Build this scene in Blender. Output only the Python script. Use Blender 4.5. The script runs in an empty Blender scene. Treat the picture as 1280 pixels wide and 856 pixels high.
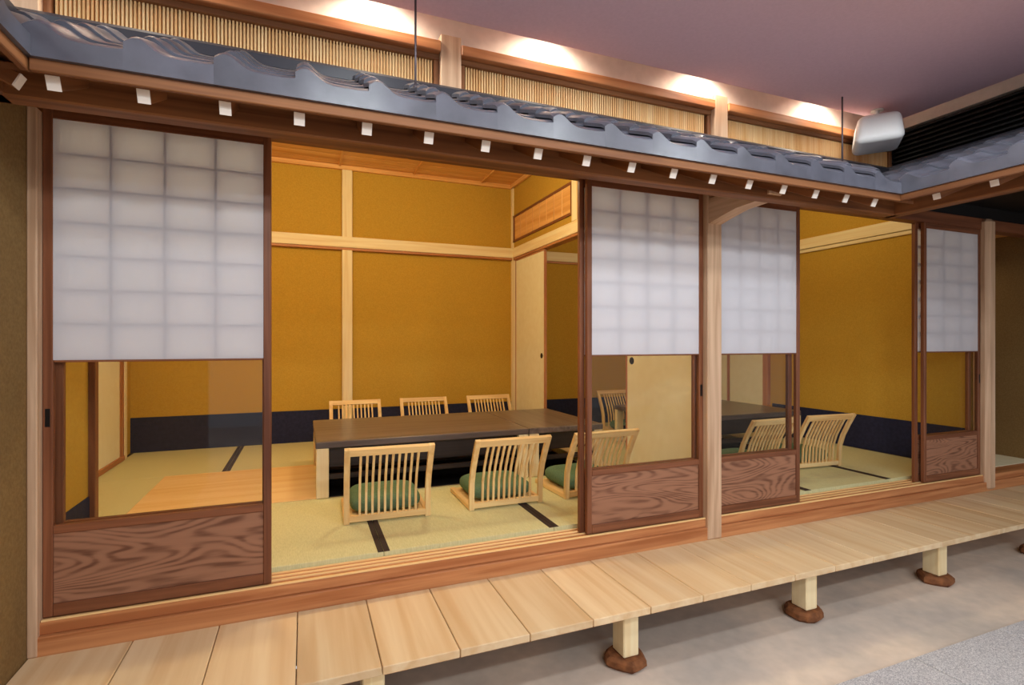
import bpy, bmesh, math, random
from mathutils import Vector
random.seed(7)
R = math.radians
scene = bpy.context.scene
col = scene.collection

# ------------------------------------------------------------------ camera
FPX, YAW = 656.0, 21.62
cd = bpy.data.cameras.new('camera'); cam = bpy.data.objects.new('camera', cd); col.objects.link(cam)
cd.sensor_fit = 'HORIZONTAL'; cd.sensor_width = 36.0; cd.lens = FPX / 1280 * 36.0
cd.clip_start = 0.02; cd.clip_end = 100
cam.location = (0, -2.9, 1.71); cam.rotation_euler = (R(90), 0, R(-YAW))
scene.camera = cam

# ------------------------------------------------------------------ world, light, exposure
w = bpy.data.worlds.new('world'); scene.world = w; w.use_nodes = True
w.node_tree.nodes['Background'].inputs[0].default_value = (0.86, 0.90, 1.0, 1)
w.node_tree.nodes['Background'].inputs[1].default_value = 0.7
vs = scene.view_settings
vs.view_transform = 'Standard'; vs.look = 'None'; vs.gamma = 1; vs.use_curve_mapping = False
vs.exposure = 0.0

def lamp(name, kind, loc, power, colr, rot=(0, 0, 0), **kw):
    l = bpy.data.lights.new(name, kind); l.energy = power; l.color = colr
    for k, v in kw.items(): setattr(l, k, v)
    o = bpy.data.objects.new(name, l); col.objects.link(o); o.location = loc; o.rotation_euler = rot
    return o
HALL = (0.88, 0.96, 1.0)
for x in (-1.6, 0.3, 1.75, 2.95):           # rows of recessed downlights in the hall ceiling
    for y, p in ((-1.2, 34), (-2.5, 60), (-4.2, 125), (-6.6, 110)):
        lamp('hall_downlight', 'SPOT', (x, y, 3.37), p, HALL, spot_size=R(179), spot_blend=0.12, shadow_soft_size=0.14)
WARM = (1.0, 0.95, 0.62)
for x, p in ((-0.5, 62), (1.2, 50), (4.2, 32)):   # lamps hung below the room ceilings
    lamp('room_light', 'POINT', (x, 1.3, 3.46), p, WARM, shadow_soft_size=0.18)
SLOT_X = (-0.72, 0.345, 1.345, 2.51, 3.62)
for x in SLOT_X:                           # spotlights in the slot between hall ceiling and wall
    lamp('slot_light', 'SPOT', (x, -0.19, 3.58), 23, (1.0, 0.90, 0.75), rot=(R(4), 0, 0), spot_size=R(150), spot_blend=0.7, shadow_soft_size=0.03)
lamp('passage_light', 'AREA', (6.45, 0.9, 2.6), 2.2, (1.0, 0.8, 0.55), shape='RECTANGLE', size=0.4, size_y=0.6)

# ------------------------------------------------------------------ materials
M = {}
def lin(c): return tuple((v / 12.92 if v <= 0.04045 else ((v + 0.055) / 1.055) ** 2.4) for v in [q / 255 for q in c]) + (1,)
def base(name, rough=0.5, spec=0.5):
    m = bpy.data.materials.new(name); m.use_nodes = True; nt = m.node_tree
    b = nt.nodes['Principled BSDF']; b.inputs['Roughness'].default_value = rough
    b.inputs['Specular IOR Level'].default_value = spec
    M[name] = m
    return m, nt, b
def coords(nt, scale, rnd=True):
    tc = nt.nodes.new('ShaderNodeTexCoord'); mp = nt.nodes.new('ShaderNodeMapping')
    mp.inputs['Scale'].default_value = scale
    if rnd:
        oi = nt.nodes.new('ShaderNodeObjectInfo'); mu = nt.nodes.new('ShaderNodeMath'); mu.operation = 'MULTIPLY'
        mu.inputs[1].default_value = 53.0; nt.links.new(oi.outputs['Random'], mu.inputs[0])
        ad = nt.nodes.new('ShaderNodeVectorMath'); ad.operation = 'ADD'
        nt.links.new(tc.outputs['Object'], ad.inputs[0]); nt.links.new(mu.outputs[0], ad.inputs[1])
        nt.links.new(ad.outputs[0], mp.inputs[0])
    else: nt.links.new(tc.outputs['Object'], mp.inputs[0])
    return mp
def ramp(nt, fac, stops):
    r = nt.nodes.new('ShaderNodeValToRGB'); nt.links.new(fac, r.inputs[0])
    e = r.color_ramp.elements
    while len(e) < len(stops): e.new(0.5)
    for i, (p, c) in enumerate(stops): e[i].position = p; e[i].color = c
    return r
def bump(nt, b, h, s, d=0.01):
    n = nt.nodes.new('ShaderNodeBump'); n.inputs['Strength'].default_value = s; n.inputs['Distance'].default_value = d
    nt.links.new(h, n.inputs['Height']); nt.links.new(n.outputs[0], b.inputs['Normal'])
def vary(nt, color_out, b, amount):
    oi = nt.nodes.new('ShaderNodeObjectInfo'); mr = nt.nodes.new('ShaderNodeMapRange')
    mr.inputs['To Min'].default_value = 1 - amount; mr.inputs['To Max'].default_value = 1 + amount
    nt.links.new(oi.outputs['Random'], mr.inputs[0])
    hs = nt.nodes.new('ShaderNodeHueSaturation'); nt.links.new(mr.outputs[0], hs.inputs['Value']); nt.links.new(color_out, hs.inputs['Color'])
    nt.links.new(hs.outputs[0], b.inputs['Base Color'])
def wood(name, c1, c2, rough=0.5, fine=22.0, var=0.06):
    for ax in 'XYZ':
        m, nt, b = base(name + '_' + ax, rough, 0.35)
        sc = [fine] * 3; sc['XYZ'.index(ax)] = fine * 0.045
        mp = coords(nt, sc)
        n = nt.nodes.new('ShaderNodeTexNoise'); n.inputs['Scale'].default_value = 1.0; n.inputs['Detail'].default_value = 5
        n.inputs['Distortion'].default_value = 0.7; nt.links.new(mp.outputs[0], n.inputs['Vector'])
        r = ramp(nt, n.outputs[0], [(0.32, lin(c2)), (0.66, lin(c1))])
        vary(nt, r.outputs[0], b, var); bump(nt, b, n.outputs[0], 0.12, 0.004)
def figured(name, c1, c2, rough=0.45):
    m, nt, b = base(name, rough, 0.35)
    mp = coords(nt, (0.9, 1, 4.0))
    n = nt.nodes.new('ShaderNodeTexNoise'); n.inputs['Scale'].default_value = 1.15; n.inputs['Detail'].default_value = 1.5; n.inputs['Distortion'].default_value = 0.3
    nt.links.new(mp.outputs[0], n.inputs['Vector'])
    mu = nt.nodes.new('ShaderNodeMath'); mu.operation = 'MULTIPLY'; mu.inputs[1].default_value = 150.0; nt.links.new(n.outputs[0], mu.inputs[0])
    sn = nt.nodes.new('ShaderNodeMath'); sn.operation = 'SINE'; nt.links.new(mu.outputs[0], sn.inputs[0])
    f2 = nt.nodes.new('ShaderNodeTexNoise'); f2.inputs['Scale'].default_value = 30; mp2 = coords(nt, (0.15, 1, 1.6)); nt.links.new(mp2.outputs[0], f2.inputs['Vector'])
    m2 = nt.nodes.new('ShaderNodeMath'); m2.operation = 'MULTIPLY_ADD'; m2.inputs[1].default_value = 0.25; nt.links.new(sn.outputs[0], m2.inputs[0]); nt.links.new(f2.outputs[0], m2.inputs[2])
    r = ramp(nt, m2.outputs[0], [(0.12, lin(c2)), (0.5, lin(c1)), (0.9, lin(tuple(min(255, q * 1.06) for q in c1)))])
    nt.links.new(r.outputs[0], b.inputs['Base Color']); bump(nt, b, m2.outputs[0], 0.1, 0.003)
def mottled(name, c1, c2, scale, rough=0.9, bmp=0.2, spec=0.2, dist=0.004, detail=6):
    m, nt, b = base(name, rough, spec)
    mp = coords(nt, (scale,) * 3, False)
    n = nt.nodes.new('ShaderNodeTexNoise'); n.inputs['Scale'].default_value = 1; n.inputs['Detail'].default_value = detail
    nt.links.new(mp.outputs[0], n.inputs['Vector'])
    r = ramp(nt, n.outputs[0], [(0.3, lin(c2)), (0.7, lin(c1))])
    nt.links.new(r.outputs[0], b.inputs['Base Color'])
    if bmp: bump(nt, b, n.outputs[0], bmp, dist)
def plain(name, c, rough=0.5, spec=0.4, metal=0.0):
    m, nt, b = base(name, rough, spec); b.inputs['Base Color'].default_value = lin(c); b.inputs['Metallic'].default_value = metal

wood('pale', (250, 232, 188), (238, 210, 156), 0.45)
wood('ceil', (236, 182, 112), (208, 142, 72), 0.5, 16)
wood('door', (140, 86, 56), (98, 54, 32), 0.42)
wood('eave', (150, 98, 58), (104, 62, 34), 0.6, 18)
wood('deck', (230, 204, 164), (214, 178, 132), 0.5, 12, 0.10)
wood('sill', (206, 142, 92), (166, 100, 58), 0.45)
wood('lattice', (255, 220, 160), (238, 184, 116), 0.6)
wood('table', (116, 102, 96), (84, 72, 68), 0.28, 20)
wood('chair', (244, 212, 152), (224, 178, 114), 0.45)
wood('board', (248, 214, 156), (236, 192, 126), 0.45, 9)
wood('table_dark', (54, 42, 38), (34, 25, 22), 0.4)
wood('grey_post', (214, 180, 148), (180, 142, 110), 0.55)
wood('black', (20, 18, 18), (8, 7, 7), 0.5)
figured('kick', (152, 106, 80), (108, 68, 48))
mottled('sand', (200, 158, 62), (186, 144, 52), 90, 0.95, 0.25)
mottled('brown_wall', (136, 108, 66), (120, 92, 54), 80, 0.95, 0.25)
mottled('navy', (44, 46, 74), (34, 36, 60), 30, 0.75, 0.05)
mottled('plaster', (226, 216, 204), (216, 206, 194), 20, 0.9, 0.05)
mottled('hall_ceiling', (222, 188, 198), (216, 182, 192), 60, 0.95, 0.1)
mottled('fusuma', (248, 240, 208), (242, 232, 196), 12, 0.8, 0.03)
mottled('cushion', (104, 132, 104), (86, 114, 88), 120, 0.85, 0.4, 0.2, 0.002)
plain('heri', (52, 38, 34), 0.8)
plain('pull_black', (14, 12, 12), 0.35)
plain('white_end', (236, 226, 216), 0.7)
plain('white_plastic', (232, 230, 228), 0.4)
plain('steel', (90, 80, 84), 0.45, 0.5, 0.6)
plain('cap', (44, 44, 52), 0.35, 0.5)
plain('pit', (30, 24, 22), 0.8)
# roof tiles
m, nt, b = base('tile', 0.3, 0.55)
mp = coords(nt, (9, 9, 9)); n = nt.nodes.new('ShaderNodeTexNoise'); n.inputs['Detail'].default_value = 4; nt.links.new(mp.outputs[0], n.inputs['Vector'])
n.inputs['Scale'].default_value = 1
r = ramp(nt, n.outputs[0], [(0.3, lin((70, 70, 78))), (0.7, lin((86, 86, 96)))]); vary(nt, r.outputs[0], b, 0.10)
# tatami
def tatami_mat(name, ax):
    m, nt, b = base(name, 0.7, 0.25)
    sc = [30, 30, 30]; sc['XYZ'.index(ax)] = 300
    mp = coords(nt, sc); n = nt.nodes.new('ShaderNodeTexNoise'); n.inputs['Scale'].default_value = 1; n.inputs['Detail'].default_value = 3
    nt.links.new(mp.outputs[0], n.inputs['Vector'])
    r = ramp(nt, n.outputs[0], [(0.3, lin((200, 196, 146))), (0.7, lin((218, 214, 166)))]); vary(nt, r.outputs[0], b, 0.04)
    bump(nt, b, n.outputs[0], 0.2, 0.002)
tatami_mat('tatami', 'X')
# concrete with stains
m, nt, b = base('concrete', 0.75, 0.3)
mp = coords(nt, (1, 1, 1), False)
n1 = nt.nodes.new('ShaderNodeTexNoise'); n1.inputs['Scale'].default_value = 1.1; n1.inputs['Detail'].default_value = 5
n2 = nt.nodes.new('ShaderNodeTexNoise'); n2.inputs['Scale'].default_value = 14; n2.inputs['Detail'].default_value = 8
for q in (n1, n2): nt.links.new(mp.outputs[0], q.inputs['Vector'])
r1 = ramp(nt, n1.outputs[0], [(0.38, lin((198, 186, 174))), (0.62, lin((238, 216, 194)))])
r2 = ramp(nt, n2.outputs[0], [(0.3, (0.88, 0.88, 0.88, 1)), (0.7, (1, 1, 1, 1))])
mx = nt.nodes.new('ShaderNodeMix'); mx.data_type = 'RGBA'; mx.blend_type = 'MULTIPLY'; mx.inputs[0].default_value = 1
nt.links.new(r1.outputs[0], mx.inputs[6]); nt.links.new(r2.outputs[0], mx.inputs[7]); nt.links.new(mx.outputs[2], b.inputs['Base Color'])
bump(nt, b, n2.outputs[0], 0.15, 0.005)
# granite
m, nt, b = base('granite', 0.6, 0.4)
mp = coords(nt, (260, 260, 260)); vo = nt.nodes.new('ShaderNodeTexVoronoi'); vo.inputs['Scale'].default_value = 1; nt.links.new(mp.outputs[0], vo.inputs['Vector'])
r = ramp(nt, vo.outputs['Color'], [(0.15, lin((150, 148, 152))), (0.8, lin((222, 218, 216)))]); nt.links.new(r.outputs[0], b.inputs['Base Color'])
mottled('stone', (150, 96, 58), (92, 54, 32), 22, 0.8, 0.6, 0.3, 0.01)
# shoji paper
m, nt, b = base('paper', 0.9)
nt.nodes.remove(b); out = nt.nodes['Material Output']
df = nt.nodes.new('ShaderNodeBsdfDiffuse'); tr = nt.nodes.new('ShaderNodeBsdfTranslucent'); mi = nt.nodes.new('ShaderNodeMixShader')
df.inputs[0].default_value = lin((246, 244, 250)); tr.inputs[0].default_value = lin((232, 238, 250)); mi.inputs[0].default_value = 0.45
nt.links.new(df.outputs[0], mi.inputs[1]); nt.links.new(tr.outputs[0], mi.inputs[2]); nt.links.new(mi.outputs[0], out.inputs[0])
# glass
m, nt, b = base('glass', 0.0)
nt.nodes.remove(b); out = nt.nodes['Material Output']
tp = nt.nodes.new('ShaderNodeBsdfTransparent'); gl = nt.nodes.new('ShaderNodeBsdfGlossy'); fr = nt.nodes.new('ShaderNodeLayerWeight'); pw = nt.nodes.new('ShaderNodeMath'); pm = nt.nodes.new('ShaderNodeMath'); mi = nt.nodes.new('ShaderNodeMixShader')
tp.inputs[0].default_value = (0.96, 0.96, 0.95, 1); gl.inputs['Roughness'].default_value = 0.01; fr.inputs[0].default_value = 0.5
pw.operation = 'POWER'; pw.inputs[1].default_value = 5.0; pm.operation = 'MULTIPLY_ADD'; pm.inputs[1].default_value = 0.35; pm.inputs[2].default_value = 0.012
nt.links.new(fr.outputs['Facing'], pw.inputs[0]); nt.links.new(pw.outputs[0], pm.inputs[0]); nt.links.new(pm.outputs[0], mi.inputs[0]); nt.links.new(tp.outputs[0], mi.inputs[1]); nt.links.new(gl.outputs[0], mi.inputs[2]); nt.links.new(mi.outputs[0], out.inputs[0])

# ------------------------------------------------------------------ helpers
def wloc(o):
    v = Vector((0, 0, 0))
    while o is not None: v += Vector(o['home'] if 'home' in o else o.location); o = o.parent
    return v
def tag(o, label=None, cat=None, group=None, kind=None):
    if label: o['label'] = label
    if cat: o['category'] = cat
    if group: o['group'] = group
    if kind: o['kind'] = kind
    return o
def empty(name, loc=(0, 0, 0), label=None, cat=None, group=None, kind=None):
    o = bpy.data.objects.new(name, None); col.objects.link(o); o.location = loc; o.empty_display_size = 0.05
    return tag(o, label, cat, group, kind)
def link(name, me, mat, center, parent=None):
    if mat is not None and not me.materials: me.materials.append(M[mat])
    o = bpy.data.objects.new(name, me); col.objects.link(o)
    o.parent = parent; o.location = Vector(center) - (wloc(parent) if parent else Vector((0, 0, 0)))
    return o
CACHE = {}
def box(name, x0, x1, y0, y1, z0, z1, mat, parent=None, bev=0.003, axis=None):
    d = (x1 - x0, y1 - y0, z1 - z0); c = ((x0 + x1) / 2, (y0 + y1) / 2, (z0 + z1) / 2)
    if mat + '_X' in M: mat = mat + '_' + (axis or 'XYZ'[max(range(3), key=lambda i: d[i])])
    key = (tuple(round(q, 4) for q in d), mat, bev)
    me = CACHE.get(key)
    if me is None:
        bm = bmesh.new(); bmesh.ops.create_cube(bm, size=1.0)
        bmesh.ops.scale(bm, vec=d, verts=bm.verts)
        if bev: bmesh.ops.bevel(bm, geom=bm.edges[:], offset=min(bev, min(d) * 0.3), segments=1, affect='EDGES')
        me = bpy.data.meshes.new(name); bm.to_mesh(me); bm.free(); CACHE[key] = me
    return link(name, me, mat, c, parent)
def mesh_from(name, verts, faces, mat, parent=None, center=(0, 0, 0), smooth=False):
    me = bpy.data.meshes.new(name)
    me.from_pydata([tuple(Vector(v) - Vector(center)) for v in verts], [], faces)
    bm = bmesh.new(); bm.from_mesh(me); bmesh.ops.recalc_face_normals(bm, faces=bm.faces[:]); bm.to_mesh(me); bm.free()
    if smooth: me.polygons.foreach_set('use_smooth', [True] * len(me.polygons))
    return link(name, me, mat, center, parent)
def boxes_mesh(name, lst, mat, parent=None, center=(0, 0, 0)):
    v, f = [], []
    for x0, x1, y0, y1, z0, z1 in lst:
        k = len(v)
        v += [(x, y, z) for x in (x0, x1) for y in (y0, y1) for z in (z0, z1)]
        f += [tuple(k + i for i in q) for q in ((0, 1, 3, 2), (4, 6, 7, 5), (0, 4, 5, 1), (2, 3, 7, 6), (0, 2, 6, 4), (1, 5, 7, 3))]
    return mesh_from(name, v, f, mat, parent, center)
def cyl(name, c, r, h, mat, parent=None, axis='Z', seg=20, r2=None, bev=0.0):
    bm = bmesh.new(); bmesh.ops.create_cone(bm, cap_ends=True, segments=seg, radius1=r, radius2=r if r2 is None else r2, depth=h)
    if axis == 'X': bmesh.ops.rotate(bm, verts=bm.verts, matrix=__import__('mathutils').Matrix.Rotation(R(90), 3, 'Y'))
    if axis == 'Y': bmesh.ops.rotate(bm, verts=bm.verts, matrix=__import__('mathutils').Matrix.Rotation(R(90), 3, 'X'))
    if bev: bmesh.ops.bevel(bm, geom=[e for e in bm.edges if len(e.link_faces) == 2 and e.calc_face_angle(0) > 1], offset=bev, segments=2, affect='EDGES', profile=0.5)
    me = bpy.data.meshes.new(name); bm.to_mesh(me); bm.free()
    me.polygons.foreach_set('use_smooth', [len(p.vertices) == 4 for p in me.polygons])
    return link(name, me, mat, c, parent)
def copy_tree(o, parent=None):
    c = o.copy(); col.objects.link(c); c.parent = parent
    for ch in list(o.children): copy_tree(ch, c)
    return c

FZ = 0.53        # tatami top
ST = 0.505       # sill top
DZ = 0.36        # deck top
DT = 2.745       # door top
BW = 3.80        # back wall
LW = -1.72       # left wall of the room
PX = 2.70        # partition
RW = 5.78        # right wall of the far room
CZ = 3.86        # room ceiling
N0, N1 = 2.83, 2.99   # picture rail

# ------------------------------------------------------------------ hall ground
g = box('floor', -6, 12, -9, 0.0, -0.12, 0, 'concrete', bev=0); tag(g, 'worn brown-grey concrete ground of the hall', kind='structure')
for i in range(-1, 5):
    for j in range(4):
        x0 = 2.28 + 0.775 * i; y1 = -1.07 - 0.45 * j
        if x0 < 1.5: continue
        box('paving_slab', x0 + .004, x0 + .771, y1 - .446, y1, 0.0, 0.016, 'granite', g, 0.004)

# ------------------------------------------------------------------ room floors
pits = ((0.14, 2.62), (3.55, 5.02))
def in_pit(x): return any(a < x < b for a, b in pits)
rf = empty('floor_room', (2.0, 1.9, 0), kind='structure', label='raised tatami floor of the two dining rooms')
sub = []
PY0, PY1 = 1.36, 2.49
for a, b_ in ((LW - .1, pits[0][0]), (pits[0][1], pits[1][0]), (pits[1][1], RW + .05)): sub.append((a, b_, PY0, PY1, 0.0, .47))
sub.append((LW - .1, RW + .05, .10, PY0, 0, .47)); sub.append((LW - .1, RW + .05, PY1, BW + .05, 0, .47))
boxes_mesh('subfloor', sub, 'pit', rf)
for a, b_ in pits:
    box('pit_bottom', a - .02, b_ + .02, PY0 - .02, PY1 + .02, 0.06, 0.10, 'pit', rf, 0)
    box('pit_edge', a, b_, PY0 - .03, PY0, .47, FZ - .002, 'table', rf); box('pit_edge', a, b_, PY1, PY1 + .03, .47, FZ - .002, 'table', rf)
def mat_piece(x0, x1, y0, y1, heri=True):
    e = 0.0015
    t = box('tatami_mat', x0 + e, x1 - e, y0 + e, y1 - e, .47, FZ, 'tatami', rf, 0.002)
    if heri:
        for a in (x0 + e, x1 - e - .032): box('border', a, a + .032, y0 + e, y1 - e, FZ - .001, FZ + .0015, 'heri', t, 0)
    return t
seams1 = [LW, -.665, .42, 1.487, PX - .03]
seams2 = [PX + .03, 3.74, 4.70, RW]
for S_ in (seams1, seams2):
    for a, b_ in zip(S_, S_[1:]):
        mat_piece(a, b_, .12, PY0 - .03); mat_piece(a, b_, PY1 + .03, BW)
mat_piece(LW, -1.14, PY0 - .03, PY1 + .03, False)
mat_piece(2.64, PX - .03, PY0 - .03, PY1 + .03, False); mat_piece(PX + .03, 3.54, PY0 - .03, PY1 + .03, False); mat_piece(5.04, RW, PY0 - .03, PY1 + .03, False)
fb = box('floor_board', -1.138, 0.138, PY0 - .028, PY1 + .028, .47, FZ + .004, 'board', rf, 0.003); fb['label'] = 'pale wooden floor panel let into the tatami'

# ------------------------------------------------------------------ room walls and ceiling
def structure(o, label): return tag(o, label, kind='structure')
wb = structure(box('wall_back', LW - .1, RW + .1, BW, BW + .12, 0, CZ + .1, 'sand', bev=0), 'ochre sand-plastered back wall of the rooms')
box('wainscot_band', LW, PX - .05, BW - .006, BW, FZ, .905, 'navy', wb, 0); box('wainscot_band', PX + .05, RW, BW - .006, BW, FZ, .905, 'navy', wb, 0)
wl = structure(box('wall_left', LW - .12, LW, .6, BW, 0, CZ + .1, 'sand', bev=0), 'ochre side wall of the dining room holding a cream sliding door')
wr = structure(box('wall_right', RW, RW + .12, .08, BW, 0, CZ + .1, 'sand', bev=0), 'ochre side wall of the far room with navy band along its foot')
box('wainscot_band', RW - .006, RW, .1, 2.30, FZ, .905, 'navy', wr, 0)
wt = structure(box('wall_return', LW - .12, -1.075, .06, .6, 0, CZ + .1, 'sand', bev=0), 'short ochre return wall behind the first sliding door')
box('wainscot_band', -1.075, -1.069, .06, .555, FZ, .885, 'navy', wt, 0)
box('corner_post', -1.085, -1.045, .55, .605, FZ, CZ, 'door', wt)
cl = empty('ceiling_room', (0, 2, CZ), kind='structure', label='board ceiling of the dining rooms')
for k in range(20): box('ceiling_board', LW - .1, RW + .1, BW - .19 * (k + 1) + .002, BW - .19 * k, CZ, CZ + .03, 'ceil', cl, 0.006, 'X')
box('light_block_slab', LW - .1, RW + .1, .0, BW + .1, CZ + .03, CZ + .06, 'ceil', cl, 0)  # unseen slab added above the boards to stop world light leaking through
for x in (-1.4, -.5, .4, 1.3, 2.2, 3.4, 4.3, 5.2): box('batten', x - .012, x + .012, .1, BW - .05, CZ - .022, CZ, 'ceil', cl)
def trim(n, *a, **k):
    o = box('trim_%d' % n, *a, **k); return structure(o, None)
tn = [0]
def T(x0, x1, y0, y1, z0, z1, mat, label, bev=.004):
    tn[0] += 1
    return structure(box('trim_%d' % tn[0], x0, x1, y0, y1, z0, z1, mat, bev=bev), label)
T(LW, RW, BW - .045, BW, CZ - .055, CZ - .001, 'ceil', 'wooden cornice along the top of the back wall')
T(PX - .085, PX - .045, .1, BW - .045, CZ - .055, CZ - .001, 'ceil', 'wooden cornice above the carved transom')
T(LW, PX - .05, BW - .065, BW, N0 + .03, N1, 'pale', 'pale picture rail across the back wall of the near room')
T(LW, PX - .05, BW - .056, BW, N0, N0 + .03, 'sill', 'thin brown lip under the back wall picture rail')
T(PX + .05, RW, BW - .03, BW, N0 + .03, N1, 'pale', 'pale picture rail across the back wall of the far room')
T(PX + .05, RW, BW - .022, BW, N0, N0 + .03, 'sill', 'thin brown lip under the far room picture rail')
T(.428, .548, BW - .05, BW, FZ, CZ - .055, 'pale', 'pale square pillar standing against the ochre back wall', .006)
T(RW - .035, RW, .12, BW, N0 + .035, N1, 'pale', 'pale picture rail on the right wall of the far room')
T(RW - .025, RW, .12, BW, N0 - .01, N0 + .028, 'pale', 'second thinner rail below the right wall picture rail')
# partition between the two rooms
tn[0] += 1
pt = empty('wall_partition', (PX, 1.9, 0), kind='structure', label='partition of sliding doors and carved transom between the rooms')
box('upper_wall', PX - .04, PX + .04, .1, BW, N1, CZ + .05, 'sand', pt, 0)
box('head_rail', PX - .06, PX + .06, .1, BW, N0 + .03, N1, 'pale', pt)
box('head_track', PX - .05, PX + .05, .1, BW, N0, N0 + .03, 'sill', pt)
box('threshold', PX - .05, PX + .05, .12, BW, .47, FZ + .002, 'pale', pt)
box('end_post', PX - .06, PX + .06, .06, .19, FZ, CZ, 'pale', pt)
box('corner_post', PX - .06, PX + .06, BW - .06, BW, FZ, CZ, 'pale', pt)
box('transom_post', PX - .065, PX + .065, 1.93, 2.04, N1, CZ, 'pale', pt)
tp_ = box('transom_panel', PX - .048, PX + .048, 2.09, 3.69, 3.10, 3.40, 'ceil', pt)
tp_['label'] = 'orange-brown wooden transom panel'
for z in (3.085, 3.415): box('transom_frame', PX - .056, PX + .056, 2.04, 3.74, z - .015, z + .015, 'door', pt)
for y in (2.065, 3.715): box('transom_frame', PX - .056, PX + .056, y - .02, y + .02, 3.1, 3.4, 'door', pt)
for k in range(1, 8):
    y = 2.09 + k * .2; box('transom_rib', PX - .053, PX + .053, y - .008, y + .008, 3.10, 3.40, 'ceil', tp_)

# ------------------------------------------------------------------ doors
dn = [0]
def shoji(x0, x1, y, pull, label, cols=4):
    dn[0] += 1
    d = empty('door_%d' % dn[0], ((x0 + x1) / 2, y, ST), label=label, kind='structure')
    t = .03; sw = .036; ya, yb = y - t / 2, y + t / 2
    for a in (x0, x1 - sw): st = box('stile', a, a + sw, ya, yb, ST, DT, 'door', d)
    xa, xb = x0 + sw, x1 - sw
    box('top_rail', xa, xb, ya, yb, DT - .05, DT, 'door', d); box('bottom_rail', xa, xb, ya, yb, ST, ST + .055, 'door', d)
    box('middle_rail', xa, xb, ya, yb, .868, .905, 'door', d); box('paper_rail', xa, xb, ya + .006, yb, 1.622, 1.642, 'door', d)
    box('kick_panel', xa, xb, y - .006, y + .006, ST + .055, .868, 'kick', d, .001)
    box('glass_pane', xa, xb, y - .002, y + .002, .905, 1.622, 'glass', d, 0)
    mesh_from('paper', [(xa, ya + .004, 1.632), (xb, ya + .004, 1.632), (xb, ya + .004, DT - .05), (xa, ya + .004, DT - .05)], [(0, 1, 2, 3)], 'paper', d, ((xa + xb) / 2, ya + .004, 2.15))
    z0, z1 = 1.642, DT - .05
    for k in range(1, cols):
        xx = xa + (xb - xa) * k / cols; box('muntin', xx - .006, xx + .006, ya + .0045, yb - .002, z0, z1, 'door', d, .001)
    for k in range(1, 7):
        zz = z0 + (z1 - z0) * k / 7; box('muntin', xa, xb, ya + .0045, yb - .004, zz - .005, zz + .005, 'door', d, .001)
    if pull:
        px_ = x0 + sw / 2 if pull < 0 else x1 - sw / 2
        box('finger_pull', px_ - .009, px_ + .009, ya - .002, ya + .004, 1.34, 1.42, 'pull_black', d, .001)
    return d
shoji(-1.062, -.152, 0.0, -1, 'paper and glass sliding door with brown kick panel beside the left wall')
shoji(-1.040, -.160, 0.045, 0, 'second sliding door on the inner track behind the one beside the left wall')
shoji(1.650, 2.566, 0.0, 1, 'paper and glass sliding door to the left of the square bracketed post')
shoji(1.622, 2.560, 0.045, 0, 'second sliding door on the inner track, left of the bracketed post')
shoji(2.690, 3.486, 0.0, 0, 'paper and glass sliding door to the right of the square bracketed post')
shoji(2.700, 3.455, 0.045, 0, 'second sliding door on the inner track, right of the bracketed post')
shoji(4.950, 5.757, 0.0, 1, 'paper and glass sliding door against the last post by the passage', 3)
shoji(4.905, 5.70, 0.045, 0, 'second sliding door on the inner track beside the passage post', 3)
def fusuma(axis_x, y0, y1, pull_y, side, label):
    dn[0] += 1
    d = empty('door_%d' % dn[0], (axis_x, (y0 + y1) / 2, FZ), label=label, kind='structure')
    fw = .022
    box('panel', axis_x - .012, axis_x + .012, y0 + fw, y1 - fw, FZ + .03, N0 - .02, 'fusuma', d, .001)
    for a in (y0, y1 - fw): box('frame_stile', axis_x - .016, axis_x + .016, a, a + fw, FZ + .003, N0, 'sill', d)
    box('frame_rail', axis_x - .016, axis_x + .016, y0 + fw, y1 - fw, FZ + .003, FZ + .03, 'sill', d); box('frame_rail', axis_x - .016, axis_x + .016, y0 + fw, y1 - fw, N0 - .02, N0, 'sill', d)
    if pull_y is not None:
        for s in (-1, 1):
            cyl('door_pull', (axis_x + s * .013, pull_y, 1.55), .032, .006, 'pull_black', d, 'X', 20, bev=.002)
    return d
fusuma(PX - .02, 2.77, 3.70, 2.86, -1, 'cream sliding door of the partition, in the corner by the back wall')
fusuma(PX - .02, .20, 1.075, 0.985, -1, 'cream sliding door of the partition behind the glass by the bracketed post')
fusuma(LW + .02, 2.45, 3.35, None, 1, 'cream sliding door set in the left side wall')
T(LW, LW + .045, 3.36, 3.42, FZ, 2.85, 'sill', 'brown door jamb in the left side wall')
T(LW, LW + .05, 3.43, 3.50, FZ, 2.85, 'pale', 'pale door jamb beside the cream door of the left wall')
T(LW, LW + .05, .6, 3.43, FZ, FZ + .05, 'sill', 'brown threshold below the cream door of the left wall')
fusuma(RW - .03, 2.40, 3.03, None, -1, 'cream sliding door in the right wall behind the far table')
fusuma(RW - .03, 3.04, 3.74, None, -1, 'narrow cream sliding door in the corner behind the far table')
T(RW - .06, RW, 2.33, 2.395, FZ, N0 - .012, 'sill', 'brown door jamb in the right wall of the far room')

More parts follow.
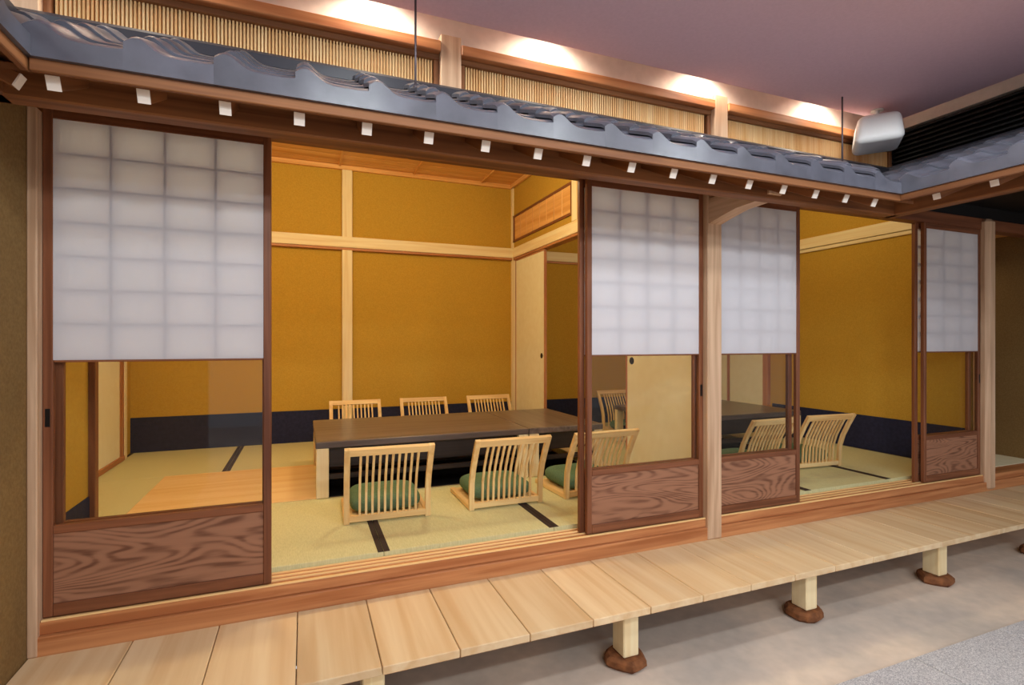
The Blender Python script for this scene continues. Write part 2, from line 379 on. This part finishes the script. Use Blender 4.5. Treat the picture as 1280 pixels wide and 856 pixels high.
# ------------------------------------------------------------------ facade frame
s = empty('sill', (2.4, 0, DZ), kind='structure', label='long timber door sill between tatami and plank deck')
box('lower_sill', -1.10, 7.2, -.055, .10, .30, .44, 'sill', s, .004); box('upper_sill', -1.10, 7.2, -.035, .12, .44, ST - .008, 'sill', s, .004)
for y in (-.033, .018, .063, .108): box('track_ridge', -1.06, 5.75, y - .003, y + .011, ST - .008, ST, 'board', s, .001)
lt = structure(box('lintel', -1.10, 7.2, -.02, .075, DT, DT + .10, 'door'), 'dark timber lintel over the sliding doors')
structure(box('wall_front', -1.84, 4.55, .0, .10, DT + .10, 4.0, 'sand', bev=0), 'wall above the sliding doors')
structure(box('wall_front', 4.55, 7.2, .0, .10, DT + .10, 4.0, 'black', bev=0), 'wall above the last doors, its shade put in as black')  # black colour stands in for the shade under the right-hand roof
structure(box('post', -1.100, -1.064, -.06, .04, DZ, 2.72, 'grey_post', bev=.004), 'slim pale post where doors meet the brown hall wall')
p2 = structure(box('post', 2.566, 2.688, -.06, .06, DZ, 2.84, 'grey_post', bev=.005), 'square pale post carrying a bracket arm under the eave')
structure(box('post', 5.76, 5.89, -.075, .06, DZ, 2.84, 'grey_post', bev=.03), 'rounded pale post at the passage end of the doors')
v = [(y, z) for y, z in ((-.05, 2.52), (-.05, 2.695), (-.56, 2.695), (-.56, 2.600), (-.47, 2.578), (-.30, 2.572), (-.17, 2.548))]
vv = [(xx, y, z) for xx in (2.575, 2.679) for y, z in v]; nn = len(v)
mesh_from('bracket_arm', vv, [tuple(range(nn)), tuple(range(2 * nn - 1, nn - 1, -1))] + [(i, (i + 1) % nn, nn + (i + 1) % nn, nn + i) for i in range(nn)], 'grey_post_Y', p2, (2.627, -.3, 2.62))
structure(box('wall_left_hall', -1.24, -1.10, -4.5, 0, 0, 2.95, 'brown_wall', bev=0), 'brown sand-plastered hall wall beside the first sliding door')
structure(box('wall_passage', 6.97, 7.1, -.6, 2.2, 0, 3.2, 'brown_wall', bev=0), 'brown wall of the passage past the last post')
structure(box('wall_passage_end', 5.9, 7.1, 2.2, 2.3, 0, 3.2, 'brown_wall', bev=0), 'end wall of the passage past the last post')
structure(box('floor_passage', 5.9, 6.97, .12, 2.2, 0, .50, 'fusuma', bev=0), 'pale floor of the passage past the last post')
structure(box('ceiling_passage', 5.9, 7.1, .08, 2.3, 2.84, 2.9, 'ceil', bev=0), 'ceiling of the passage')

# ------------------------------------------------------------------ deck
dk = empty('deck', (2.5, -.36, 0), 'raised plank deck running along the front of the sliding doors', 'deck')
xs = [-1.098, -.72, -.375, -.03]
k = 0
while xs[-1] < 6.8: xs.append(.303 + .336 * k); k += 1
dk['label'] = 'raised veranda of broad pale planks along the sliding doors'
for a, b_ in zip(xs, xs[1:]): box('deck_board', a + .002, b_ - .002, -.672, -.056, DZ - .036, DZ, 'deck', dk, .003, 'Y')
for y in (-.52, -.14): box('joist', -1.08, 6.8, y - .035, y + .035, DZ - .11, DZ - .037, 'eave', dk)
SX = (.28, 1.595, 2.91, 4.20, 5.50)
for x in SX: box('leg', x - .047, x + .047, -.575, -.465, .062, DZ - .038, 'pale', dk, .006)
def stone(x, y, seed, label):
    rnd = random.Random(seed); seg = 14; prof = ((.0, .0), (.094, .0), (.112, .018), (.110, .044), (.092, .060), (0, .062))
    wob = [1 + rnd.uniform(-.10, .10) for _ in range(seg)]
    V = [(0, 0, .0)]; F = []
    for r_, z in prof[1:-1]:
        for i in range(seg):
            a = 2 * math.pi * i / seg; V.append((math.cos(a) * r_ * wob[i], math.sin(a) * r_ * wob[i] * .95, z))
    V.append((0, 0, .062))
    for i in range(seg): F.append((0, 1 + (i + 1) % seg, 1 + i))
    for q in range(3):
        for i in range(seg): F.append((1 + q * seg + i, 1 + q * seg + (i + 1) % seg, 1 + (q + 1) * seg + (i + 1) % seg, 1 + (q + 1) * seg + i))
    for i in range(seg): F.append((1 + 3 * seg + i, 1 + 3 * seg + (i + 1) % seg, len(V) - 1))
    o = mesh_from('foundation_stone', V, F, 'stone', None, (0, 0, 0)); o.location = (x, y, 0)
    return tag(o, label, 'stone', 'foundation stones under the deck')
for i, x in enumerate(SX): stone(x, -.52, i, 'rough brown foundation stone under the deck ' + (
    'below the near room doorway', 'before the door left of the bracketed post', 'before the door right of the bracketed post',
    'before the far room doorway', 'near the last door and passage post')[i])

# ------------------------------------------------------------------ eave roofs
EZ = 2.65
def prof(t): return .046 * math.exp(-((t - .13) / .19) ** 2) + .008 * max(0, (t - .8) / .2) ** 2
TW, TL, TT = .2575, .265, .016
def tile_mesh(name, eave, sl=0.0):
    nx = 18; V = []; F = []
    rows = [(0.0, .012), (.02, .016), (TL, 0.0)]     # (slope distance, lift)
    top = []
    for d, lift in rows: top.append([(TW * i / nx * 1.03, d, prof(i / nx) + lift + sl * d) for i in range(nx + 1)])
    for rr in top: V += rr
    W = nx + 1
    for q in range(2):
        for i in range(nx): F.append((q * W + i, q * W + i + 1, (q + 1) * W + i + 1, (q + 1) * W + i))
    kb = len(V)
    for rr in top: V += [(a, d, z - TT) for a, d, z in rr]
    for q in range(2):
        for i in range(nx): F.append((kb + q * W + i + 1, kb + q * W + i, kb + (q + 1) * W + i, kb + (q + 1) * W + i + 1))
    for q in range(2):
        for e in (0, nx): F.append((q * W + e, (q + 1) * W + e, kb + (q + 1) * W + e, kb + q * W + e))
    for i in range(nx):
        F.append((2 * W + i, 2 * W + i + 1, kb + 2 * W + i + 1, kb + 2 * W + i))
        if not eave: F.append((i, i + 1, kb + i + 1, kb + i))
    if eave:                                              # flat hanging front face
        lip = len(V); V += [(TW * i / nx * 1.03, -.010, prof(i / nx) + .004) for i in range(W)]
        bot = len(V); V += [(TW * i / nx * 1.03, -.012, -.060) for i in range(W)]
        bk = len(V); V += [(TW * i / nx * 1.03, .006, -.060) for i in range(W)]
        for i in range(nx):
            F.append((i, i + 1, lip + i + 1, lip + i)); F.append((lip + i, lip + i + 1, bot + i + 1, bot + i))
            F.append((bot + i, bot + i + 1, bk + i + 1, bk + i)); F.append((bk + i, bk + i + 1, kb + i + 1, kb + i))
        for e in (0, nx): F.append((e, lip + e, bot + e, bk + e, kb + e))
    me = bpy.data.meshes.new(name); me.from_pydata(V, [], F)
    bm = bmesh.new(); bm.from_mesh(me); bmesh.ops.recalc_face_normals(bm, faces=bm.faces[:]); bm.to_mesh(me); bm.free()
    me.polygons.foreach_set('use_smooth', [True] * len(me.polygons))
    me.materials.append(M['tile'])
    return me
ME_E, ME_W, ME_R = tile_mesh('eave_tile', True, .5), tile_mesh('eave_tile', True, .36), tile_mesh('roof_tile', False)
for me in (ME_E, ME_W, ME_R): me.set_sharp_from_angle(angle=R(35))
def tile(name, me, loc, parent, slope, yaw):
    o = bpy.data.objects.new(name, me); col.objects.link(o); o.parent = parent
    o.location = Vector(loc) - wloc(parent)
    # eave tiles stay level enough for an upright face; rows above follow the slope
    o.rotation_euler = (math.atan(slope), 0, yaw)
    return o
YE, XR, XL = -.85, 3.30, -.79
s1, run1 = .50, .76
def facade_roof():
    r = empty('eave_roof', (1.3, -.5, 2.5), 'grey tiled eave roof on pale-tipped rafters over the sliding doors', 'roof')
    ex = .215
    for k in range(4):
        y = YE + ex * k * math.cos(math.atan(s1)); z = EZ + s1 * (y - YE) + .003 * k
        lo = XL - .02 - (.36 * (y - YE) / .76); hi = XR + (1.05 * (y - YE) / .76)
        j0 = math.floor((lo + .544) / TW); x = -.544 + TW * j0
        while x < hi:
            if k == 0:
                if x + TW > XR + .02 or x < XL - .05: x += TW; continue
                t = tile('eave_tile', ME_E, (x, y, z), r, 0.0, 0); t.rotation_euler = (0, 0, 0)
            elif x < hi - .02: tile('roof_tile', ME_R, (x, y, z), r, s1, 0)
            x += TW
    box('ridge_cap', -1.15, 4.42, -.135, -.035, 3.015, 3.105, 'cap', r, .02)
    box('beam', -1.098, 3.78, -.545, -.455, 2.575, 2.675, 'eave', r, .006)
    # sheathing boards and fascia
    a = .50
    def pl(y): return 2.556 + a * (y + .82)
    V = [(xx, y, pl(y) + dz) for dz in (0, .02) for xx, y in ((-1.09, -.83), (XR + .15, -.83), (4.45, -.05), (-1.09, -.05))]
    mesh_from('sheathing', V, [(0, 1, 2, 3), (7, 6, 5, 4), (0, 4, 5, 1), (1, 5, 6, 2), (2, 6, 7, 3), (3, 7, 4, 0)], 'eave_X', r, (1.3, -.4, 2.7))
    box('fascia', XL, XR + .02, -.846, -.822, 2.553, 2.598, 'eave', r, .003)
    for k in range(17):
        xx = -.749 + .2443 * k
        L = .83; ob = box('rafter', xx - .018, xx + .018, -L / 2, L / 2, -.022, .022, 'eave', r, .002, 'Y')
        ob.location = Vector((xx, -.415, 2.547 + .5 * (.365 - .0))) - wloc(r); ob.rotation_euler = (math.atan(.5), 0, 0)
        wc = box('painted_end', -.019, .019, -.003, .003, -.023, .023, 'white_end', None, .001); wc.parent = ob; wc.location = (0, -L / 2 - .002, 0)
    return r
facade_roof()
def wing_roof(label, xe, xr, yaw, y_from, y_to, beam_x, s2):
    """eave running along Y; yaw -90: tiles rise towards +X, yaw +90: rise towards -X"""
    r = empty('eave_roof', (xe, (y_from + y_to) / 2, 2.5), label, 'roof')
    sg = 1 if xr > xe else -1
    run = abs(xr - xe); ex = .215; k = 0
    while True:
        d = ex * k * math.cos(math.atan(s2))
        if d > run - .08: break
        x = xe + sg * d; z = EZ + s2 * d + .003 * k
        n_ = int((y_from - y_to) / TW); up = int((d * .76 / run) / TW + 0.75) if k else 0
        for j in range(-up, n_):
            y = y_from - TW * j if sg > 0 else y_from - TW * (j + 1)
            if k == 0: tile('eave_tile', ME_E if s2 > .4 else ME_W, (x, y, z), r, 0, yaw).rotation_euler = (0, 0, yaw)
            else: tile('roof_tile', ME_R, (x, y, z), r, s2, yaw)
        k += 1
    x0, x1 = sorted((xr - sg * .05, xr + sg * .05))
    box('ridge_cap', x0, x1, y_to, -.06, 3.015, 3.105, 'cap', r, .02)
    x0, x1 = sorted((beam_x - .045, beam_x + .045))
    box('beam', x0, x1, y_to, -.46, 2.575, 2.675, 'eave', r, .006)
    V = [(xx, y, 2.556 + s2 * abs(xx - xe) + dz) for dz in (0, .02) for xx, y in ((xe + sg * .02, y_from), (xe + sg * .02, y_to), (xr, y_to), (xr, -.1))]
    mesh_from('sheathing', V, [(0, 1, 2, 3), (7, 6, 5, 4), (0, 4, 5, 1), (1, 5, 6, 2), (2, 6, 7, 3), (3, 7, 4, 0)], 'eave_Y', r, (xe, -1.2, 2.7))
    x0, x1 = sorted((xe + sg * .004, xe + sg * .028))
    box('fascia', x0, x1, y_to, y_from + .02, 2.553, 2.598, 'eave', r, .003)
    L = run - .03; y = y_from - .145 if sg > 0 else y_from + .115
    while y > y_to:
        ob = box('rafter', -L / 2, L / 2, -.018, .018, -.022, .022, 'eave', r, .002, 'X')
        ob.location = Vector((xe + sg * (.05 + L / 2), y, 2.545 + s2 * L / 2)) - wloc(r); ob.rotation_euler = (0, -sg * math.atan(s2), 0)
        wc = box('painted_end', -.003, .003, -.019, .019, -.023, .023, 'white_end', None, .001); wc.parent = ob; wc.location = (-sg * (L / 2 + .002), 0, 0)
        y -= .272
    return r
wing_roof('grey tiled eave roof turning towards the viewer below the black louvres', XR, 4.36, R(-90), YE, -2.9, 3.77, .36)
wing_roof('short grey tiled eave roof turning along the brown hall wall', XL, -1.15, R(90), YE, -1.9, -1.02, .50)

# ------------------------------------------------------------------ hall upper wall, lattice, ceiling
structure(box('wall_upper', -1.6, 4.45, -.03, .0, 2.9, 4.0, 'plaster', bev=0), 'cream plaster wall strip above the lattice')
UP = (-1.095, .747, 2.631)
for i, x in enumerate(UP):
    structure(box('upper_post', x - .058, x + .058, -.115, -.03, 3.0, 3.385, 'grey_post', bev=.004),
              ('pale upper post at the brown wall corner', 'pale upper post between two lattice screens beside the hanging rod', 'pale upper post above the bracketed door post')[i])
bays = ((UP[0] + .058, UP[1] - .058), (UP[1] + .058, UP[2] - .058), (UP[2] + .058, 4.43))
names = ('fine vertical slat lattice screen reaching the brown wall corner', 'fine vertical slat lattice screen between the two upper posts', 'fine vertical slat lattice screen ending near the hanging white box')
for (a, b_), lb in zip(bays, names):
    r = empty('lattice_screen', ((a + b_) / 2, -.06, 3.1), lb, 'screen')
    box('head_beam', a, b_, -.125, -.03, 3.285, 3.342, 'sill', r, .004)
    box('top_frame', a, b_, -.085, -.03, 3.255, 3.285, 'eave', r, .003)
    for q in (a, b_ - .03): box('side_frame', q, q + .03, -.08, -.03, 3.0, 3.255, 'eave', r, .003)
    box('backing_board', a + .03, b_ - .03, -.036, -.03, 3.0, 3.255, 'lattice', r, 0)
    lst = []; x = a + .038
    while x < b_ - .04: lst.append((x, x + .0085, -.065, -.045, 3.0, 3.255)); x += .0158
    tag(boxes_mesh('slats', lst, 'lattice_Z', r, ((a + b_) / 2, -.055, 3.1)), kind='stuff')
    box('cross_rail', a + .03, b_ - .03, -.045, -.037, 3.12, 3.135, 'lattice', r, 0)
structure(box('ceiling', -8, 4.18, -9, -.24, 3.392, 3.45, 'hall_ceiling', bev=0), 'mauve-grey textured hall ceiling')
structure(box('ceiling_slot', -8, 4.6, -9, 0, 3.78, 3.84, 'plaster', bev=0), 'lid of the light slot around the hall ceiling')
# black louvre wall over the right-hand roof
lw = empty('louvre_wall', (4.46, -1.3, 3.1), 'black horizontal louvre panel above the right-hand tiled roof', 'louvre')
box('backing', 4.49, 4.53, -2.9, -.03, 2.95, 3.41, 'black', lw, 0)
for k in range(9): box('slat', 4.435, 4.475, -2.9, -.032, 3.085 + k * .036, 3.099 + k * .036, 'black', lw, .002)
for y in (-.06, -.95, -1.85): box('stile', 4.44, 4.49, y - .015, y + .015, 2.97, 3.41, 'black', lw)
structure(box('wall_right_upper', 4.44, 4.56, -3.2, .0, 3.41, 4.0, 'plaster', bev=0), 'pale wall strip above the black louvres')
structure(box('light_block_soffit', 4.56, 9, -3.2, .0, 2.96, 3.0, 'black', bev=0), 'added dark soffit behind the right-hand eave, blocking world light')  # added to keep world light off the area under the right-hand eave
structure(box('light_block_wall', 8.9, 9, -3.2, .0, 0, 3.0, 'brown_wall', bev=0), 'added far wall of the right-hand wing, blocking world light')  # unseen wall added to close the wing against world light
# hanging rods
for x, lb in ((.497, 'thin dark rod hanging from ceiling in front of the first lattice'), (3.43, 'thin dark rod hanging from ceiling beside the white box')):
    o = cyl('hanging_rod', (x, -.39, 3.136), .0055, .512, 'steel', None, 'Z', 10); tag(o, lb, 'rod')
    cyl('nut', (x, -.39, 2.935), .012, .012, 'steel', o, 'Z', 6)
# white box hung from the ceiling
sp = empty('ceiling_speaker', (3.86, -.34, 3.10), 'white rounded box unit hanging from the ceiling near the black louvres', 'speaker')
bm = bmesh.new(); bmesh.ops.create_cube(bm, size=1)
for v_ in bm.verts:
    if v_.co.z > 0: v_.co.x *= .84; v_.co.y *= .84
bmesh.ops.scale(bm, vec=(.34, .30, .205), verts=bm.verts)
bmesh.ops.bevel(bm, geom=bm.edges[:], offset=.045, segments=4, affect='EDGES', profile=0.5)
me = bpy.data.meshes.new('body'); bm.to_mesh(me); bm.free(); me.polygons.foreach_set('use_smooth', [True] * len(me.polygons)); me.set_sharp_from_angle(angle=R(40))
o = link('body', me, 'white_plastic', (3.86, -.34, 3.225), sp); o.rotation_euler = (0, 0, R(40))
cyl('stem', (3.86, -.34, 3.36), .014, .066, 'white_plastic', sp)
cyl('ceiling_plate', (3.86, -.34, 3.388), .04, .008, 'white_plastic', sp)

# ------------------------------------------------------------------ tables
def table(x0, x1, label):
    t = empty('low_table', ((x0 + x1) / 2, 1.91, FZ), label, 'table')
    y0, y1, zt = 1.305, 2.515, .96
    box('table_top', x0, x1, y0, y1, zt - .052, zt, 'table', t, .006)
    for y in (y0 + .075, y1 - .075): box('apron', x0 + .10, x1 - .10, y - .012, y + .012, zt - .21, zt - .052, 'table_dark', t)
    for x in (x0 + .115, x1 - .115): box('apron', x - .012, x + .012, y0 + .09, y1 - .09, zt - .21, zt - .052, 'table_dark', t)
    for x in (x0 + .005, x1 - .095):
        for y in (y0 + .0, y1 - .05):
            box('leg', x, x + .09, y, y + .05, FZ + .002, zt - .052, 'pale', t, .004)
    for y in (y0 + .025, y1 - .025): box('foot_rail', x0 + .09, x1 - .09, y - .015, y + .015, FZ + .14, FZ + .18, 'table_dark', t)
    return t
table(.08, 1.825, 'long dark brown low table beside the pale floor panel')
table(1.829, 2.575, 'short dark brown low table joined to the long table by the partition')
table(3.47, 5.10, 'dark brown low table in the far room by the right wall')

# ------------------------------------------------------------------ floor chairs and cushions
def ribbon(name, pts, x0, x1, th, mat, parent):
    """solid strip following (y,z) points, th thick, between x0 and x1"""
    n_ = len(pts); off = []
    for i in range(n_):
        a = Vector(pts[max(0, i - 1)]); b_ = Vector(pts[min(n_ - 1, i + 1)]); d = (b_ - a).normalized(); off.append(Vector((-d.y, d.x)) * th / 2)
    V = []
    for i in range(n_):
        p = Vector(pts[i])
        for xx, sgn in ((x0, 1), (x1, 1), (x1, -1), (x0, -1)): q = p + off[i] * sgn; V.append((xx, q.x, q.y))
    F = [(3, 2, 1, 0), tuple(4 * (n_ - 1) + i for i in range(4))]
    for i in range(n_ - 1):
        for e in range(4): F.append((4 * i + e, 4 * i + (e + 1) % 4, 4 * i + 4 + (e + 1) % 4, 4 * i + 4 + e))
    return mesh_from(name, V, F, mat, parent, ((x0 + x1) / 2, pts[n_ // 2][0], pts[n_ // 2][1]))
HWD = .282
curve = [(0, .0), (-.004, .10), (-.012, .2), (-.045, .30), (-.10, .41), (-.160, .515)]
def cy(z):
    for (y0, z0), (y1, z1) in zip(curve, curve[1:]):
        if z0 <= z <= z1: return y0 + (y1 - y0) * (z - z0) / (z1 - z0)
def make_chair():
    c = empty('floor_chair', (0, 0, 0))
    for sgn in (-1, 1):
        a, b_ = sorted((sgn * HWD, sgn * (HWD - .036)))
        ribbon('back_stile', curve, a, b_, .026, 'chair_Z', c)
        box('floor_runner', a, b_, .014, .50, 0, .035, 'chair', c, .004)
    xi = HWD - .036
    sub_ = [z for z in (.475, .515)]
    ribbon('top_rail', [(cy(.47), .47), (cy(.492), .492), (cy(.514), .514)], -xi, xi, .024, 'chair_X', c)
    ribbon('bottom_rail', [(cy(.012), .012), (cy(.03), .03), (cy(.05), .05)], -xi, xi, .024, 'chair_X', c)
    pts = [(cy(z), z) for z in (.05, .13, .2, .25, .3, .36, .41, .47)]
    for k in range(10):
        x = -.182 + .364 * k / 9 if True else 0
        ribbon('slat', pts, x - .0075, x + .0075, .012, 'chair_Z', c)
    box('seat_panel', -xi, xi, .02, .49, .012, .03, 'chair', c, .002)
    box('front_rail', -xi, xi, .47, .50, 0, .012, 'chair', c, .002)
    return c
def cushion_mesh():
    bm = bmesh.new(); nx = 18; nz = 8; a, b_, h = .238, .222, .062
    bmesh.ops.create_uvsphere(bm, u_segments=40, v_segments=16, radius=1)
    def se(v, e): return math.copysign(abs(v) ** e, v)
    for v_ in bm.verts:
        x, y, z = v_.co; r_ = math.hypot(x, y)
        cx, sy = (x / r_, y / r_) if r_ > 1e-6 else (0, 0)
        k = r_ ** .35
        v_.co = (se(cx, .38) * k * a, se(sy, .38) * k * b_, se(z, .85) * h)
    me = bpy.data.meshes.new('seat_cushion'); bm.to_mesh(me); bm.free()
    me.polygons.foreach_set('use_smooth', [True] * len(me.polygons)); me.materials.append(M['cushion'])
    return me
CM = cushion_mesh()
proto = make_chair(); first = [True]
def chair(x, y, rz, label, clabel, group):
    c = proto if first[0] else copy_tree(proto); first[0] = False
    c.location = (x, y, FZ + .002); c.rotation_euler = (0, 0, R(rz)); tag(c, label, 'chair', group)
    q = bpy.data.objects.new('seat_cushion', CM); col.objects.link(q); tag(q, clabel, 'cushion', 'green seat cushions')
    a = R(rz); q.location = (x - math.sin(a) * .262, y + math.cos(a) * .262, FZ + .032 + .062); q.rotation_euler = (0, 0, a)
G1, G2 = 'slatted floor chairs around the low tables', None
chair(.520, .650, -2, 'blond slatted floor chair facing the long table beside the pale floor panel', 'green cushion on the floor chair beside the pale floor panel', G1)
chair(1.357, .635, 0, 'blond slatted floor chair at the middle of the tables on the doorway side', 'green cushion on the middle floor chair of the doorway side', G1)
chair(2.105, .640, 2, 'blond slatted floor chair half behind the sliding door left of the post', 'green cushion on the floor chair half behind the sliding door', G1)
chair(.545, 3.19, 180, 'blond slatted floor chair in front of the back wall pillar', 'green cushion on the chair in front of the back wall pillar', G1)
chair(1.330, 3.19, 180, 'blond slatted floor chair along the back wall, second from the pillar', 'green cushion on the second back wall chair from the pillar', G1)
chair(2.150, 3.19, 180, 'blond slatted floor chair by the back wall next to the cream partition door', 'green cushion on the back wall chair next to the partition', G1)
chair(3.800, .640, 2, 'blond slatted floor chair behind the glass right of the bracketed post', 'green cushion on the chair behind glass right of the post', G1)
chair(4.500, .640, -4, 'blond slatted floor chair in the far room opening beside the navy band', 'green cushion on the far room chair beside the navy band', G1)
chair(4.000, 3.19, 180, 'blond slatted floor chair in the far room seen through the partition opening', 'green cushion on the far room chair past the partition opening', G1)
